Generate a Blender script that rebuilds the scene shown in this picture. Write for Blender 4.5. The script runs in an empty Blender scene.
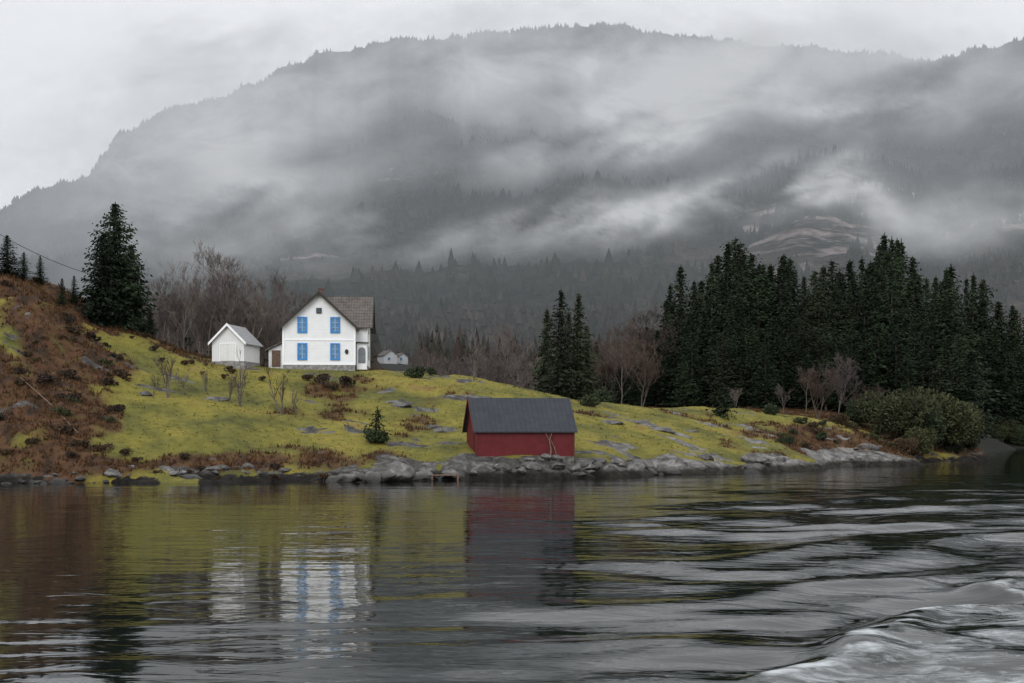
import bpy, math, random, bmesh
import numpy as np
from mathutils import Vector, noise as mnoise
F=1280.0; CX=512.0; HY=430.0; CH=4.0
R=random.Random(7); rng=np.random.default_rng(5)
scene=bpy.context.scene
col=scene.collection
scene.view_settings.view_transform='Standard'
scene.view_settings.look='None'
scene.view_settings.exposure=0

def P(px,py,D): return ((px-CX)*D/F, D, CH+(HY-py)*D/F)

# ---------- noise ----------
perm=np.arange(256); np.random.default_rng(3).shuffle(perm); perm=np.concatenate([perm,perm,perm])
gv=np.random.default_rng(4).random(256)*2-1
def vn(x,y):
    x=np.asarray(x,float); y=np.asarray(y,float)
    xi=np.floor(x).astype(int); yi=np.floor(y).astype(int)
    xf=x-xi; yf=y-yi
    xf=xf*xf*xf*(xf*(xf*6-15)+10); yf=yf*yf*yf*(yf*(yf*6-15)+10)
    def g(i,j): return gv[perm[(perm[i&255]+j)&255]]
    a=g(xi,yi); b=g(xi+1,yi); c=g(xi,yi+1); d=g(xi+1,yi+1)
    return (a*(1-xf)+b*xf)*(1-yf)+(c*(1-xf)+d*xf)*yf
def fbm(x,y,o=4,l=2.03,g=0.5):
    s=0;a=1;x=np.asarray(x,float);y=np.asarray(y,float)
    for k in range(o):
        s=s+a*vn(x*(0.8)+y*0.6+17.3*k,-x*0.6+y*0.8+9.1*k); x=x*l;y=y*l;a*=g
    return s
def sm(a,b,x):
    t=np.clip((np.asarray(x,float)-a)/(b-a),0,1); return t*t*(3-2*t)

# ---------- node helpers ----------
def newmat(name):
    m=bpy.data.materials.new(name); m.use_nodes=True
    nt=m.node_tree
    return m,nt,nt.nodes['Principled BSDF']
def N(nt,t,**kw):
    n=nt.nodes.new(t)
    for k,v in kw.items(): setattr(n,k,v)
    return n
def ramp(nt,stops,fac=None):
    r=N(nt,'ShaderNodeValToRGB'); e=r.color_ramp.elements
    while len(e)<len(stops): e.new(0.5)
    for el,(p,c) in zip(e,stops):
        el.position=p; el.color=(*c,1) if len(c)==3 else c
    if fac is not None: nt.links.new(fac,r.inputs[0])
    return r
def noise(nt,scale,detail=4,vec=None,rough=0.55,dist=0):
    n=N(nt,'ShaderNodeTexNoise'); n.inputs['Scale'].default_value=scale
    n.inputs['Detail'].default_value=detail; n.inputs['Roughness'].default_value=rough
    n.inputs['Distortion'].default_value=dist
    if vec is not None: nt.links.new(vec,n.inputs['Vector'])
    return n
def mixc(nt,fac,a,b,mode='MIX'):
    m=N(nt,'ShaderNodeMix',data_type='RGBA',blend_type=mode)
    for inp,v in ((m.inputs[0],fac),(m.inputs[6],a),(m.inputs[7],b)):
        if isinstance(v,bpy.types.NodeSocket): nt.links.new(v,inp)
        elif isinstance(v,(int,float)): inp.default_value=v
        else: inp.default_value=(*v,1)
    return m.outputs[2]
def bump(nt,h,bs,strength=0.5,dist=0.05):
    b=N(nt,'ShaderNodeBump'); b.inputs['Strength'].default_value=strength; b.inputs['Distance'].default_value=dist
    nt.links.new(h,b.inputs['Height']); nt.links.new(b.outputs[0],bs.inputs['Normal']); return b
def simple(name,c,var=0.25,scale=2.0,rough=0.8,rand=0.0,bstr=0.0,sc3=(1,1,1),spec=0.3,detail=5):
    m,nt,bs=newmat(name)
    tc=N(nt,'ShaderNodeTexCoord'); mp=N(nt,'ShaderNodeMapping'); mp.inputs['Scale'].default_value=sc3
    nt.links.new(tc.outputs['Object'],mp.inputs[0])
    n=noise(nt,scale,detail,mp.outputs[0])
    lo=tuple(v*(1-var) for v in c); hi=tuple(min(1,v*(1+var)) for v in c)
    r=ramp(nt,[(0.3,lo),(0.7,hi)],n.outputs[0]); out=r.outputs[0]
    if rand>0:
        oi=N(nt,'ShaderNodeObjectInfo')
        rr=ramp(nt,[(0,(1-rand,1-rand*1.1,1-rand)),(1,(1+rand,1+rand*0.8,1+rand*0.5))],oi.outputs['Random'])
        out=mixc(nt,1.0,out,rr.outputs[0],'MULTIPLY')
    nt.links.new(out,bs.inputs['Base Color'])
    bs.inputs['Roughness'].default_value=rough; bs.inputs['Specular IOR Level'].default_value=spec
    if bstr: bump(nt,n.outputs[0],bs,bstr,0.05)
    return m

# ---------- object helpers ----------
def mesh(name,v,f,mats=None,smooth=False):
    me=bpy.data.meshes.new(name)
    me.from_pydata(v,[],f)
    if mats: me.materials.append(mats)
    if smooth: me.polygons.foreach_set('use_smooth',[True]*len(me.polygons))
    me.update(); return me
def obj(name,data,parent=None,loc=None,rot=None,scale=None):
    o=bpy.data.objects.new(name,data); col.objects.link(o)
    if parent is not None: o.parent=parent
    if loc is not None: o.location=loc
    if rot is not None: o.rotation_euler=rot
    if scale is not None: o.scale=scale
    return o
def tag(o,label,cat,group=None):
    o['label']=label; o['category']=cat
    if group: o['group']=group
    return o
def struct(o,kind='structure'): o['kind']=kind; return o
def rawmesh(name,v,f,mat,smooth=False):
    k=f.shape[1]
    me=bpy.data.meshes.new(name); me.vertices.add(len(v)); me.vertices.foreach_set('co',v.ravel())
    me.loops.add(f.size); me.loops.foreach_set('vertex_index',f.ravel())
    me.polygons.add(len(f)); me.polygons.foreach_set('loop_start',np.arange(0,f.size,k)); me.polygons.foreach_set('loop_total',np.full(len(f),k))
    me.polygons.foreach_set('use_smooth',np.full(len(f),smooth)); me.update(calc_edges=True)
    if mat: me.materials.append(mat)
    return me
class MB:
    def __init__(s): s.v=[];s.f=[]
    def box(s,x0,x1,y0,y1,z0,z1):
        b=len(s.v)
        s.v+=[(x0,y0,z0),(x1,y0,z0),(x1,y1,z0),(x0,y1,z0),(x0,y0,z1),(x1,y0,z1),(x1,y1,z1),(x0,y1,z1)]
        s.f+=[[b+i for i in q] for q in ((0,3,2,1),(4,5,6,7),(0,1,5,4),(1,2,6,5),(2,3,7,6),(3,0,4,7))]; return s
    def prism(s,poly,axis,a,b_):
        n=len(poly); b=len(s.v)
        for t in (a,b_):
            for u,z in poly: s.v.append((u,t,z) if axis=='y' else (t,u,z))
        s.f.append([b+i for i in range(n)]); s.f.append([b+n+i for i in range(n)][::-1])
        for i in range(n):
            j=(i+1)%n; s.f.append([b+i,b+j,b+n+j,b+n+i][::-1])
        return s
    def tube(s,pts,rad,k=5):
        b=len(s.v); pts=[Vector(p) for p in pts]
        for i,p in enumerate(pts):
            d=(pts[min(i+1,len(pts)-1)]-pts[max(i-1,0)]).normalized()
            u=d.cross(Vector((0.13,0.31,1)) if abs(d.z)<0.9 else Vector((1,0.1,0))).normalized(); w=d.cross(u)
            for j in range(k):
                a=6.2832*j/k; q=p+(u*math.cos(a)+w*math.sin(a))*rad[i]; s.v.append(tuple(q))
        for i in range(len(pts)-1):
            for j in range(k):
                j2=(j+1)%k; s.f.append([b+i*k+j,b+i*k+j2,b+(i+1)*k+j2,b+(i+1)*k+j])
        return s
    def mk(s,name,mat,parent=None,smooth=False,loc=None):
        me=mesh(name,s.v,s.f,mat,smooth)
        bm=bmesh.new(); bm.from_mesh(me); bmesh.ops.recalc_face_normals(bm,faces=bm.faces); bm.to_mesh(me); bm.free()
        return obj(name,me,parent,loc)

# ---------- WORLD ----------
w=bpy.data.worlds.new('World'); scene.world=w; w.use_nodes=True
nt=w.node_tree; bg=nt.nodes['Background']; bg.inputs[1].default_value=0.1
SE=math.radians(48); SR=math.radians(200)
sky=N(nt,'ShaderNodeTexSky',sky_type='NISHITA',sun_disc=False); sky.sun_elevation=SE; sky.sun_rotation=SR
tc=N(nt,'ShaderNodeTexCoord'); sx=N(nt,'ShaderNodeSeparateXYZ'); nt.links.new(tc.outputs['Generated'],sx.inputs[0])
rp=ramp(nt,[(0.0,(0.60,0.603,0.612)),(0.12,(0.63,0.635,0.648)),(0.33,(0.68,0.682,0.695)),(1.0,(0.93,0.93,0.93))],sx.outputs[2])
mp=N(nt,'ShaderNodeMapping'); mp.inputs['Scale'].default_value=(1,1,3.5); nt.links.new(tc.outputs['Generated'],mp.inputs[0])
cn=noise(nt,2.2,5,mp.outputs[0],0.5)
cr=ramp(nt,[(0.3,(0.94,0.94,0.945)),(0.7,(1.0,1.0,1.0))],cn.outputs[0])
c1=mixc(nt,1.0,rp.outputs[0],cr.outputs[0],'MULTIPLY')
c2=mixc(nt,1.0,c1,(19.6,19.6,19.6),'MULTIPLY')
mx=mixc(nt,0.96,sky.outputs[0],c2); nt.links.new(mx,bg.inputs[0])
sun=bpy.data.lights.new('sun','SUN'); sun.energy=1.4; sun.angle=math.radians(35); sun.color=(1,0.97,0.93)
so=obj('sun',sun); so.rotation_euler=(math.radians(54),0,math.radians(-20))

# ---------- CAMERA ----------
cam=bpy.data.cameras.new('camera'); cam.lens=45; cam.sensor_width=36; cam.clip_end=9000; cam.clip_start=0.5
cam.shift_y=(HY-341.5)/1024
co=obj('camera',cam,loc=(0,0,CH),rot=(math.radians(90),0,0)); scene.camera=co

# ---------- TERRAIN HEIGHT ----------
ctrl=[]
def cp(px,D,z=None,py=None):
    x=(px-CX)*D/F
    if z is None: z=CH+(HY-py)*D/F
    ctrl.append((x,D,z))
shore=[(-90,486),(0,484),(100,483),(200,481),(300,480),(370,482),(440,480),(520,479),(570,478),(650,475),(750,472),(850,466),(930,461.5),(975,460)]
for px,py in shore:
    D=F*CH/(py-HY)
    cp(px,D,0.0); cp(px,D-7,-1.3)
    if px<950: cp(px,D-30,-4.5)
for px,l in {
 -80:[(470,98),(430,103),(380,110),(320,119),(270,128)],
 0:[(470,97),(440,102),(400,108),(350,116),(290,125)],
 60:[(470,98),(440,103),(400,110),(350,118),(315,127)],
 130:[(470,98),(440,105),(400,115),(360,126),(333,135)],
 220:[(470,99.5),(440,107),(410,116),(380,128),(365,137)],
 320:[(468,103.5),(450,107),(420,118),(390,130),(370,139)],
 420:[(460,106),(430,116),(400,126),(375,138)],
 470:[(457,106.5),(430,117),(400,127),(378,137)],
 520:[(459,106),(452,110),(436,116),(415,125),(392,135)],
 560:[(459,107),(451,112),(436,119),(415,128),(400,138)],
 620:[(460,112),(440,120),(420,130),(406,143)],
 700:[(460,118),(440,128),(425,140),(411,155)],
 800:[(456,130),(436,145),(418,162)],
 880:[(456,144),(442,158),(428,178)],
 940:[(452,170),(440,186)]}.items():
    for py,D in l: cp(px,D,py=py)
for px,z in ((-80,17),(0,17),(60,15),(130,14),(220,10.5),(320,10.3),(420,9.4),(520,7)): cp(px,155 if px<420 else 160,z)
for px,D,z in ((-150,230,20),(0,230,16),(150,230,13),(300,230,10),(450,230,8),(600,200,6.8),(700,200,7.2),(800,200,7.2),(900,200,6),(950,215,4.5),
   (600,260,9),(750,260,10),(880,260,10),(955,260,7),(962,178,0.9),(974,184,0.8),(992,215,-1.2),(1005,250,-0.8),(992,278,0.5),(1015,185,-2),(1040,230,-3),(1100,220,-5),(1300,240,-6),
   (1030,285,0.5),(1100,290,0.5),(1220,300,0.4),(975,305,6),(1040,305,6),(1120,310,6),(1040,400,20),(1150,400,20),(1350,400,18),(1010,150,-2.5),(1100,130,-5),(1200,160,-6),
   (0,440,36),(200,440,32),(395,400,24.5),(395,440,28),(500,440,24),(600,440,22),(750,440,20),(900,440,22),(-300,440,40),(-300,200,24),(-300,110,14)): cp(px,D,z)
ctrl=np.array(ctrl)
def tps(r2): return np.where(r2>1e-9,0.5*r2*np.log(np.maximum(r2,1e-9)),0)
NC=len(ctrl); CC=ctrl[:,:2]/50
K=tps(((CC[:,None]-CC[None])**2).sum(-1))+np.eye(NC)*0.001
Pm=np.hstack([np.ones((NC,1)),CC]); A=np.block([[K,Pm],[Pm.T,np.zeros((3,3))]])
SOL=np.linalg.solve(A,np.concatenate([ctrl[:,2],np.zeros(3)]))
def base_h(X,Y):
    sh=np.shape(X); q=np.stack([np.ravel(X),np.ravel(Y)],1)/50.0; out=np.empty(len(q))
    for i in range(0,len(q),20000):
        b=q[i:i+20000]; out[i:i+20000]=tps(((b[:,None]-CC[None])**2).sum(-1))@SOL[:NC]+SOL[NC]+b@SOL[NC+1:]
    return np.clip(out.reshape(sh),-8,45)
def height(X,Y):
    X=np.asarray(X,float);Y=np.asarray(Y,float)
    h=base_h(X,Y)
    land=sm(0.5,3,h)
    u=X/Y*F+CX
    rough=0.32+0.8*sm(150,40,u)+0.25*sm(700,850,u)
    flat=1-np.exp(-(((X+21)/7.5)**2+((Y-143)/7)**2)**2)
    flat2=1-np.exp(-(((X-0.9)/6)**2+((Y-109.5)/4)**2)**2)
    h=h+land*rough*flat*flat2*(fbm(X*0.16,Y*0.16,4)*0.9+0.3*fbm(X*0.7+5,Y*0.7,3))
    rk=np.exp(-((h-0.4)/0.75)**2)
    rg=1-np.abs(fbm(X*0.22+7,Y*0.45+3,4))
    st=np.round(h*2.2+fbm(X*0.3,Y*0.4,2)*1.2)/2.2
    slab=sm(620,700,u)
    h=h+rk*(0.3+0.7*flat2)*((0.9-0.15*slab)*(rg-0.60)+0.4*(st-h)+(0.17-0.03*slab)*fbm(X*1.6,Y*1.6,3))
    return h
def H1(x,y): return float(height(np.array([x]),np.array([y]))[0])
def masks(X,Y,Z):
    u=X/Y*F+CX
    n1=fbm(X*0.12+3,Y*0.12,4); n2=fbm(X*0.4,Y*0.4+8,3); n5=fbm(X*0.2+40,Y*0.2,3)
    heath=sm(0.35,0.75, sm(160,95,u)*(1.0-0.55*sm(0.1,0.5,n5))+n1*0.42+n2*0.22 + 0.6*np.exp(-((Z-1.3)/0.9)**2)*sm(420,330,u) + 0.55*sm(730,800,u)*sm(5.2,3.5,Z)+0.4*np.exp(-((u-215)/80)**2)*sm(6,8,Z)+0.35*np.exp(-((u-335)/40)**2-((Z-8)/1.2)**2)+sm(168,185,Y)*1.0)
    top=0.42+0.5*n1+0.4*n2+0.7*np.exp(-((u-385)/60)**2)+0.8*sm(590,680,u)*sm(930,830,u)+1.5*sm(440,465,u)*sm(660,600,u)*sm(110.5,108,Y-0.05*(u-520)*0.5)
    rock=sm(0.25,-0.35,Z-top)
    out=sm(0.52,0.64,fbm(X*0.22+31,Y*0.4+4,4)*0.55+0.05+0.17*sm(560,640,u)*sm(800,700,u)*sm(5,3,Z)+0.06*np.exp(-((u-430)/50)**2))
    rock=np.clip(np.maximum(rock,out*0.8),0,1)
    return heath,rock
def lin(a,b,s): return np.arange(a,b,s)
xs=np.concatenate([np.linspace(-260,-62,40),lin(-60,74,0.4),np.linspace(75,330,90)])
ys=np.concatenate([np.linspace(55,90,10),lin(91,196,0.4),np.linspace(198,470,110)])
def grid(name,xs,ys,Z,X=None,Y=None):
    nx,ny=len(xs),len(ys)
    if X is None: X,Y=np.meshgrid(xs,ys)
    v=np.stack([X.ravel(),Y.ravel(),Z.ravel()],1)
    i=np.arange(ny-1)[:,None]*nx+np.arange(nx-1)[None]; i=i.ravel()
    return rawmesh(name,v,np.stack([i,i+1,i+1+nx,i+nx],1),None,True)
def vcol(me,name,arr):
    a=me.color_attributes.new(name,'FLOAT_COLOR','POINT'); c=np.ones((len(me.vertices),4)); c[:,:arr.shape[1]]=arr
    a.data.foreach_set('color',c.ravel())
GX,GY=np.meshgrid(xs,ys); GZ=height(GX,GY)
me=grid('ground',xs,ys,GZ)
he,ro=masks(GX,GY,GZ); GU=GX/GY*F+CX
vcol(me,'mask',np.stack([he.ravel(),ro.ravel(),sm(186,205,GY).ravel()],1))
vcol(me,'pale',(sm(570,690,GU)*sm(940,860,GU)).reshape(-1,1))
m,nt,bs=newmat('ground')
geo=N(nt,'ShaderNodeNewGeometry'); pos=geo.outputs['Position']
at=N(nt,'ShaderNodeAttribute',attribute_name='mask'); sp=N(nt,'ShaderNodeSeparateColor'); nt.links.new(at.outputs['Color'],sp.inputs[0])
at2=N(nt,'ShaderNodeAttribute',attribute_name='pale'); sp2=N(nt,'ShaderNodeSeparateColor'); nt.links.new(at2.outputs['Color'],sp2.inputs[0])
n1=noise(nt,0.16,6,pos,0.6); n2=noise(nt,1.6,5,pos,0.7); n3=noise(nt,0.45,6,pos,0.7,0.6)
g=ramp(nt,[(0.30,(0.050,0.054,0.018)),(0.42,(0.098,0.098,0.026)),(0.52,(0.15,0.138,0.030)),(0.62,(0.19,0.165,0.035)),(0.72,(0.175,0.12,0.042))],n1.outputs[0])
g2=ramp(nt,[(0.3,(0.74,0.74,0.72)),(0.7,(1.12,1.11,1.08))],n2.outputs[0]); gc=mixc(nt,1.0,g.outputs[0],g2.outputs[0],'MULTIPLY')
h=ramp(nt,[(0.30,(0.022,0.018,0.014)),(0.43,(0.045,0.027,0.018)),(0.53,(0.085,0.042,0.023)),(0.62,(0.07,0.052,0.02)),(0.74,(0.10,0.088,0.026))],n3.outputs[0]); hc=mixc(nt,0.8,h.outputs[0],g2.outputs[0],'MULTIPLY')
n4=noise(nt,0.9,8,pos,0.72,0.8)
rkd=ramp(nt,[(0.32,(0.02,0.019,0.018)),(0.5,(0.06,0.058,0.056)),(0.64,(0.15,0.147,0.142)),(0.75,(0.09,0.08,0.05))],n4.outputs[0])
rkp=ramp(nt,[(0.34,(0.03,0.028,0.026)),(0.47,(0.095,0.093,0.09)),(0.62,(0.22,0.215,0.21)),(0.78,(0.12,0.105,0.07))],n4.outputs[0])
rkk=mixc(nt,sp2.outputs[0],rkd.outputs[0],rkp.outputs[0])
sz=N(nt,'ShaderNodeSeparateXYZ'); nt.links.new(pos,sz.inputs[0])
wet=ramp(nt,[(0.0,(0.12,0.11,0.09)),(0.35,(0.2,0.19,0.16)),(0.62,(1,1,1))]); mr=N(nt,'ShaderNodeMapRange'); mr.inputs[1].default_value=-0.2; mr.inputs[2].default_value=0.9
ad=N(nt,'ShaderNodeMath',operation='MULTIPLY_ADD'); nt.links.new(n2.outputs[0],ad.inputs[0]); ad.inputs[1].default_value=-0.5; nt.links.new(sz.outputs[2],ad.inputs[2])
nt.links.new(ad.outputs[0],mr.inputs[0]); nt.links.new(mr.outputs[0],wet.inputs[0])
rc=mixc(nt,1.0,rkk,wet.outputs[0],'MULTIPLY')
a=mixc(nt,sp.outputs[0],gc,hc)
ra=N(nt,'ShaderNodeMath',operation='MULTIPLY_ADD'); nt.links.new(n2.outputs[0],ra.inputs[0]); ra.inputs[1].default_value=1.4
rb=N(nt,'ShaderNodeMath',operation='SUBTRACT'); nt.links.new(sp.outputs[1],rb.inputs[0]); rb.inputs[1].default_value=0.72; nt.links.new(rb.outputs[0],ra.inputs[2])
rr=ramp(nt,[(0.45,(0,0,0)),(0.6,(1,1,1))],ra.outputs[0])
b=mixc(nt,rr.outputs[0],a,rc)
b=mixc(nt,sp.outputs[2],b,(0.014,0.015,0.011))
nt.links.new(b,bs.inputs['Base Color']); bs.inputs['Roughness'].default_value=0.85; bs.inputs['Specular IOR Level'].default_value=0.15
bump(nt,n4.outputs[0],bs,0.9,0.3)
me.materials.append(m); GROUND=struct(obj('ground',me))

# ---------- WATER ----------
xs=np.concatenate([np.linspace(-3000,-60,30),lin(-45,80,0.3),np.linspace(84,3000,40)])
ys=np.concatenate([np.linspace(-600,8,20),lin(10,60,0.2),lin(60,115,0.3),np.linspace(118,3000,60)])
X,Y=np.meshgrid(xs,ys)
amp=sm(-52,-42,X)*sm(86,74,X)*sm(8,12,Y)*sm(135,112,Y)
mask=sm(-2,8,X+1.5-0.13*(Y-24)+3.5*fbm(X*0.06,Y*0.08,2))
wx=X+3.0*fbm(X*0.05,Y*0.05,2); wy=Y+4.5*fbm(X*0.045+9,Y*0.05,2)+1.6*fbm(X*0.14+2,Y*0.12,2)
Z=(0.008*fbm(wx*0.25,wy*0.6,3,2.1,0.5)+0.016*fbm(X*0.07,Y*0.16,2))*(1-0.2*mask)
lf=0.8+1.0*fbm(X*0.06+3,Y*0.05+1,2)
cur=wy-0.30*wx-0.004*wx*wx
Z+=mask*(0.125*np.clip(lf,0.1,1.5)*np.sin(cur*2*math.pi/10.0)+0.06*np.clip(1.7-lf,0.2,1.5)*np.sin((wy+0.35*wx)*2*math.pi/6.1+1)+0.03*np.sin((wy-0.6*wx)*2*math.pi/3.3)*np.clip(lf,0,1.4)+0.022*fbm(wx*0.35,wy*0.8,4,2.0,0.5))*sm(125,35,Y)
rl=(Y-20.4-1.55*(X-4)+0.03*(X-4)**2)/1.84-0.7*vn(X*0.4,Y*0.4)-0.2*vn(X*1.3,Y*1.3)
ins=sm(3.0,4.6,X)*sm(42,28,Y)
Z+=ins*(0.17*np.exp(-(rl/0.45)**2)-0.13*np.exp(-((rl-1.2)/0.8)**2))
Z+=0.035*ins*sm(0.6,-0.6,rl)*fbm(X*0.8,Y*1.3,4)
Z=Z*amp
fo=fbm(X*0.8,Y*1.9,5,2.1,0.65)
foam=ins*(np.exp(-((rl+0.02)/0.15)**2)*(0.24+0.42*fo)+sm(0.2,-0.6,rl)*(0.13+0.13*fo))*amp
wme=grid('water',xs,ys,Z); vcol(wme,'foam',np.stack([foam.ravel(),mask.ravel()],1))
m,nt,bs=newmat('water')
geo=N(nt,'ShaderNodeNewGeometry'); mp=N(nt,'ShaderNodeMapping'); mp.inputs['Scale'].default_value=(0.5,1.25,1); nt.links.new(geo.outputs['Position'],mp.inputs[0])
w1=noise(nt,1.0,3,mp.outputs[0],0.55,0.5)
at=N(nt,'ShaderNodeAttribute',attribute_name='foam'); sp=N(nt,'ShaderNodeSeparateColor'); nt.links.new(at.outputs['Color'],sp.inputs[0])
bb=bump(nt,w1.outputs[0],bs,1.0,0.021)
bd=N(nt,'ShaderNodeMapRange'); bd.inputs[3].default_value=0.020; bd.inputs[4].default_value=0.034; nt.links.new(sp.outputs[1],bd.inputs[0]); nt.links.new(bd.outputs[0],bb.inputs['Distance'])
bs.inputs['Base Color'].default_value=(0.006,0.008,0.007,1); bs.inputs['Roughness'].default_value=0.02; bs.inputs['IOR'].default_value=1.44
mp2=N(nt,'ShaderNodeMapping'); mp2.inputs['Scale'].default_value=(1,2.2,1); mp2.inputs['Rotation'].default_value=(0,0,0.5); nt.links.new(geo.outputs['Position'],mp2.inputs[0])
f1=noise(nt,2.4,7,mp2.outputs[0],0.7,0.8)
fa=N(nt,'ShaderNodeMath',operation='ADD'); nt.links.new(sp.outputs[0],fa.inputs[0]); nt.links.new(f1.outputs[0],fa.inputs[1])
fr=ramp(nt,[(0.52,(0,0,0)),(0.95,(1,1,1))])
hm=N(nt,'ShaderNodeMath',operation='MULTIPLY'); hm.inputs[1].default_value=0.85; nt.links.new(fa.outputs[0],hm.inputs[0]); nt.links.new(hm.outputs[0],fr.inputs[0])
df=N(nt,'ShaderNodeBsdfDiffuse'); df.inputs[0].default_value=(0.40,0.43,0.45,1)
ms=N(nt,'ShaderNodeMixShader'); fm=N(nt,'ShaderNodeMath',operation='MULTIPLY'); nt.links.new(fr.outputs[0],fm.inputs[0])
gt=N(nt,'ShaderNodeMath',operation='MULTIPLY',use_clamp=True); gt.inputs[1].default_value=8; nt.links.new(sp.outputs[0],gt.inputs[0]); nt.links.new(gt.outputs[0],fm.inputs[1])
nt.links.new(fm.outputs[0],ms.inputs[0]); nt.links.new(bs.outputs[0],ms.inputs[1]); nt.links.new(df.outputs[0],ms.inputs[2])
nt.links.new(ms.outputs[0],nt.nodes['Material Output'].inputs[0])
wme.materials.append(m); struct(obj('water',wme))

# ---------- MOUNTAINS ----------
sk=np.array([(-500,330),(-200,260),(-60,225),(0,208),(30,195),(60,187),(88,176),(98,160),(115,136),(140,119),(180,104),(220,94),(250,82),(300,60),(350,46),(400,39),(450,36),(500,36),(535,28),(560,23),(600,21),(640,28),(700,38),(760,41),(820,46),(870,53),(920,57),(955,54),(980,46),(1024,38),(1150,10),(1500,60)],float)
def main_h(X,Y):
    u=X/Y*F+CX; Hh=(HY-4-np.interp(u,sk[:,0],sk[:,1])-3*vn(u*0.05,0*u)-2*vn(u*0.14,0*u+3))*2000/F+4
    s=np.clip((Y-400)/1600,0,1.6); f=np.where(s<1,np.maximum(s,0)**1.12,1-0.9*(s-1))
    nz=fbm(X*0.005,Y*0.005,5)
    gl=np.abs(fbm(X*0.007+4,Y*0.002,3))
    return 6+Hh*f+ (nz*13-gl*14)*sm(0.05,0.4,s)*(1-0.7*sm(0.8,1.0,s))+3*fbm(X*0.03,Y*0.03,3)*sm(0,0.2,s)
sk2=np.array([(380,425),(480,400),(560,335),(620,272),(660,236),(700,206),(750,186),(800,168),(840,160),(880,166),(910,178),(935,200),(960,192),(1000,178),(1050,160),(1200,110),(1600,80)],float)
def spur_h(X,Y):
    u=X/Y*F+CX; Hh=(HY-np.interp(u,sk2[:,0],sk2[:,1])-5*vn(u*0.04,0*u+8))*950/F+4
    s=np.clip((Y-400)/550,0,1.9); f=np.where(s<1,np.maximum(s,0)**1.1,1-0.8*(s-1))
    return -6+Hh*f+6*sm(0,0.1,s)+fbm(X*0.011,Y*0.011,5)*9*sm(0.05,0.5,s)*(1-0.6*sm(0.85,1,s))
us=np.linspace(-350,1450,420)
def fan(name,fn,Ds,us,matm):
    U,D=np.meshgrid(us,Ds); X=(U-CX)*D/F; Z=fn(X,D)
    me=grid(name,us,Ds,Z,X,D); me.materials.append(matm); return struct(obj(name,me))
def mtmat(name,lo,mid,hi,rockpos):
    m,nt,bs=newmat(name); geo=N(nt,'ShaderNodeNewGeometry'); pos=geo.outputs['Position']
    n1=noise(nt,0.012,7,pos,0.65,0.4); n2=noise(nt,0.11,5,pos,0.75)
    r=ramp(nt,[(0.3,lo),(0.5,mid),(0.72,hi)],n1.outputs[0]); q=ramp(nt,[(0.3,(0.4,0.4,0.4)),(0.7,(1.4,1.4,1.4))],n2.outputs[0])
    c=mixc(nt,1.0,r.outputs[0],q.outputs[0],'MULTIPLY')
    mp=N(nt,'ShaderNodeMapping'); mp.inputs['Scale'].default_value=(1,1,3.2); nt.links.new(pos,mp.inputs[0])
    n3=noise(nt,0.010,6,mp.outputs[0],0.7,0.5)
    rr=ramp(nt,[(rockpos,(0,0,0)),(rockpos+0.06,(1,1,1))],n3.outputs[0])
    c=mixc(nt,rr.outputs[0],c,mixc(nt,1.0,(0.24,0.2,0.19),q.outputs[0],'MULTIPLY'))
    nt.links.new(c,bs.inputs['Base Color']); bs.inputs['Roughness'].default_value=1; bs.inputs['Specular IOR Level'].default_value=0
    bump(nt,n2.outputs[0],bs,1.0,6.0); return m
mm=mtmat('mountain',(0.016,0.022,0.018),(0.032,0.035,0.028),(0.07,0.058,0.047),0.65)
ms_=mtmat('hill',(0.016,0.022,0.018),(0.036,0.034,0.027),(0.12,0.092,0.078),0.53)
fan('mountain',main_h,np.concatenate([np.linspace(380,1000,110),np.linspace(1010,2080,110),np.linspace(2100,2600,12)]),us,mm)
fan('hill',spur_h,np.concatenate([np.linspace(380,980,140),np.linspace(990,1300,20)]),np.linspace(380,1450,300),ms_)

def cones(name,X,Y,Z,Ht,Wd,mat,tiers=2,k=5):
    n=len(X); off=0; ang=rng.random(n)*6.28; allv=[];allf=[]
    for t in range(tiers):
        z0=Ht*(0.04+0.36*t); z1=Ht*(0.62+0.38*t/(max(1,tiers-1))) if tiers>1 else Ht
        r=Wd*(1-0.42*t); ring=[]
        for j in range(k):
            a=ang+6.2832*j/k+t; jr=r*(0.6+0.7*rng.random(n))
            ring.append(np.stack([X+np.cos(a)*jr,Y+np.sin(a)*jr,Z+z0+Ht*0.1*(rng.random(n)-0.5)],1))
        V=np.stack(ring+[np.stack([X+Ht*0.02*rng.normal(size=n),Y,Z+z1],1)],1)
        base=off+np.arange(n)*(k+1)
        for j in range(k): allf.append(np.stack([base+j,base+(j+1)%k,base+k],1))
        allv.append(V.reshape(-1,3)); off+=n*(k+1)
    o=obj(name,rawmesh(name,np.concatenate(allv),np.concatenate(allf),mat)); o['kind']='stuff'; return o
def wmat(name,c1,c2,c3,sc=0.02):
    m,nt,bs=newmat(name); geo=N(nt,'ShaderNodeNewGeometry')
    n1=noise(nt,sc,5,geo.outputs['Position'],0.8)
    r=ramp(nt,[(0.3,c1),(0.5,c2),(0.7,c3)],n1.outputs[0])
    rr=ramp(nt,[(0,(0.7,0.7,0.7)),(1,(1.3,1.28,1.25))],geo.outputs['Random Per Island'])
    nt.links.new(mixc(nt,1.0,r.outputs[0],rr.outputs[0],'MULTIPLY'),bs.inputs['Base Color']); bs.inputs['Roughness'].default_value=1; bs.inputs['Specular IOR Level'].default_value=0
    return m
wm=wmat('distant_wood',(0.011,0.018,0.014),(0.022,0.028,0.021),(0.06,0.046,0.039))
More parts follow.
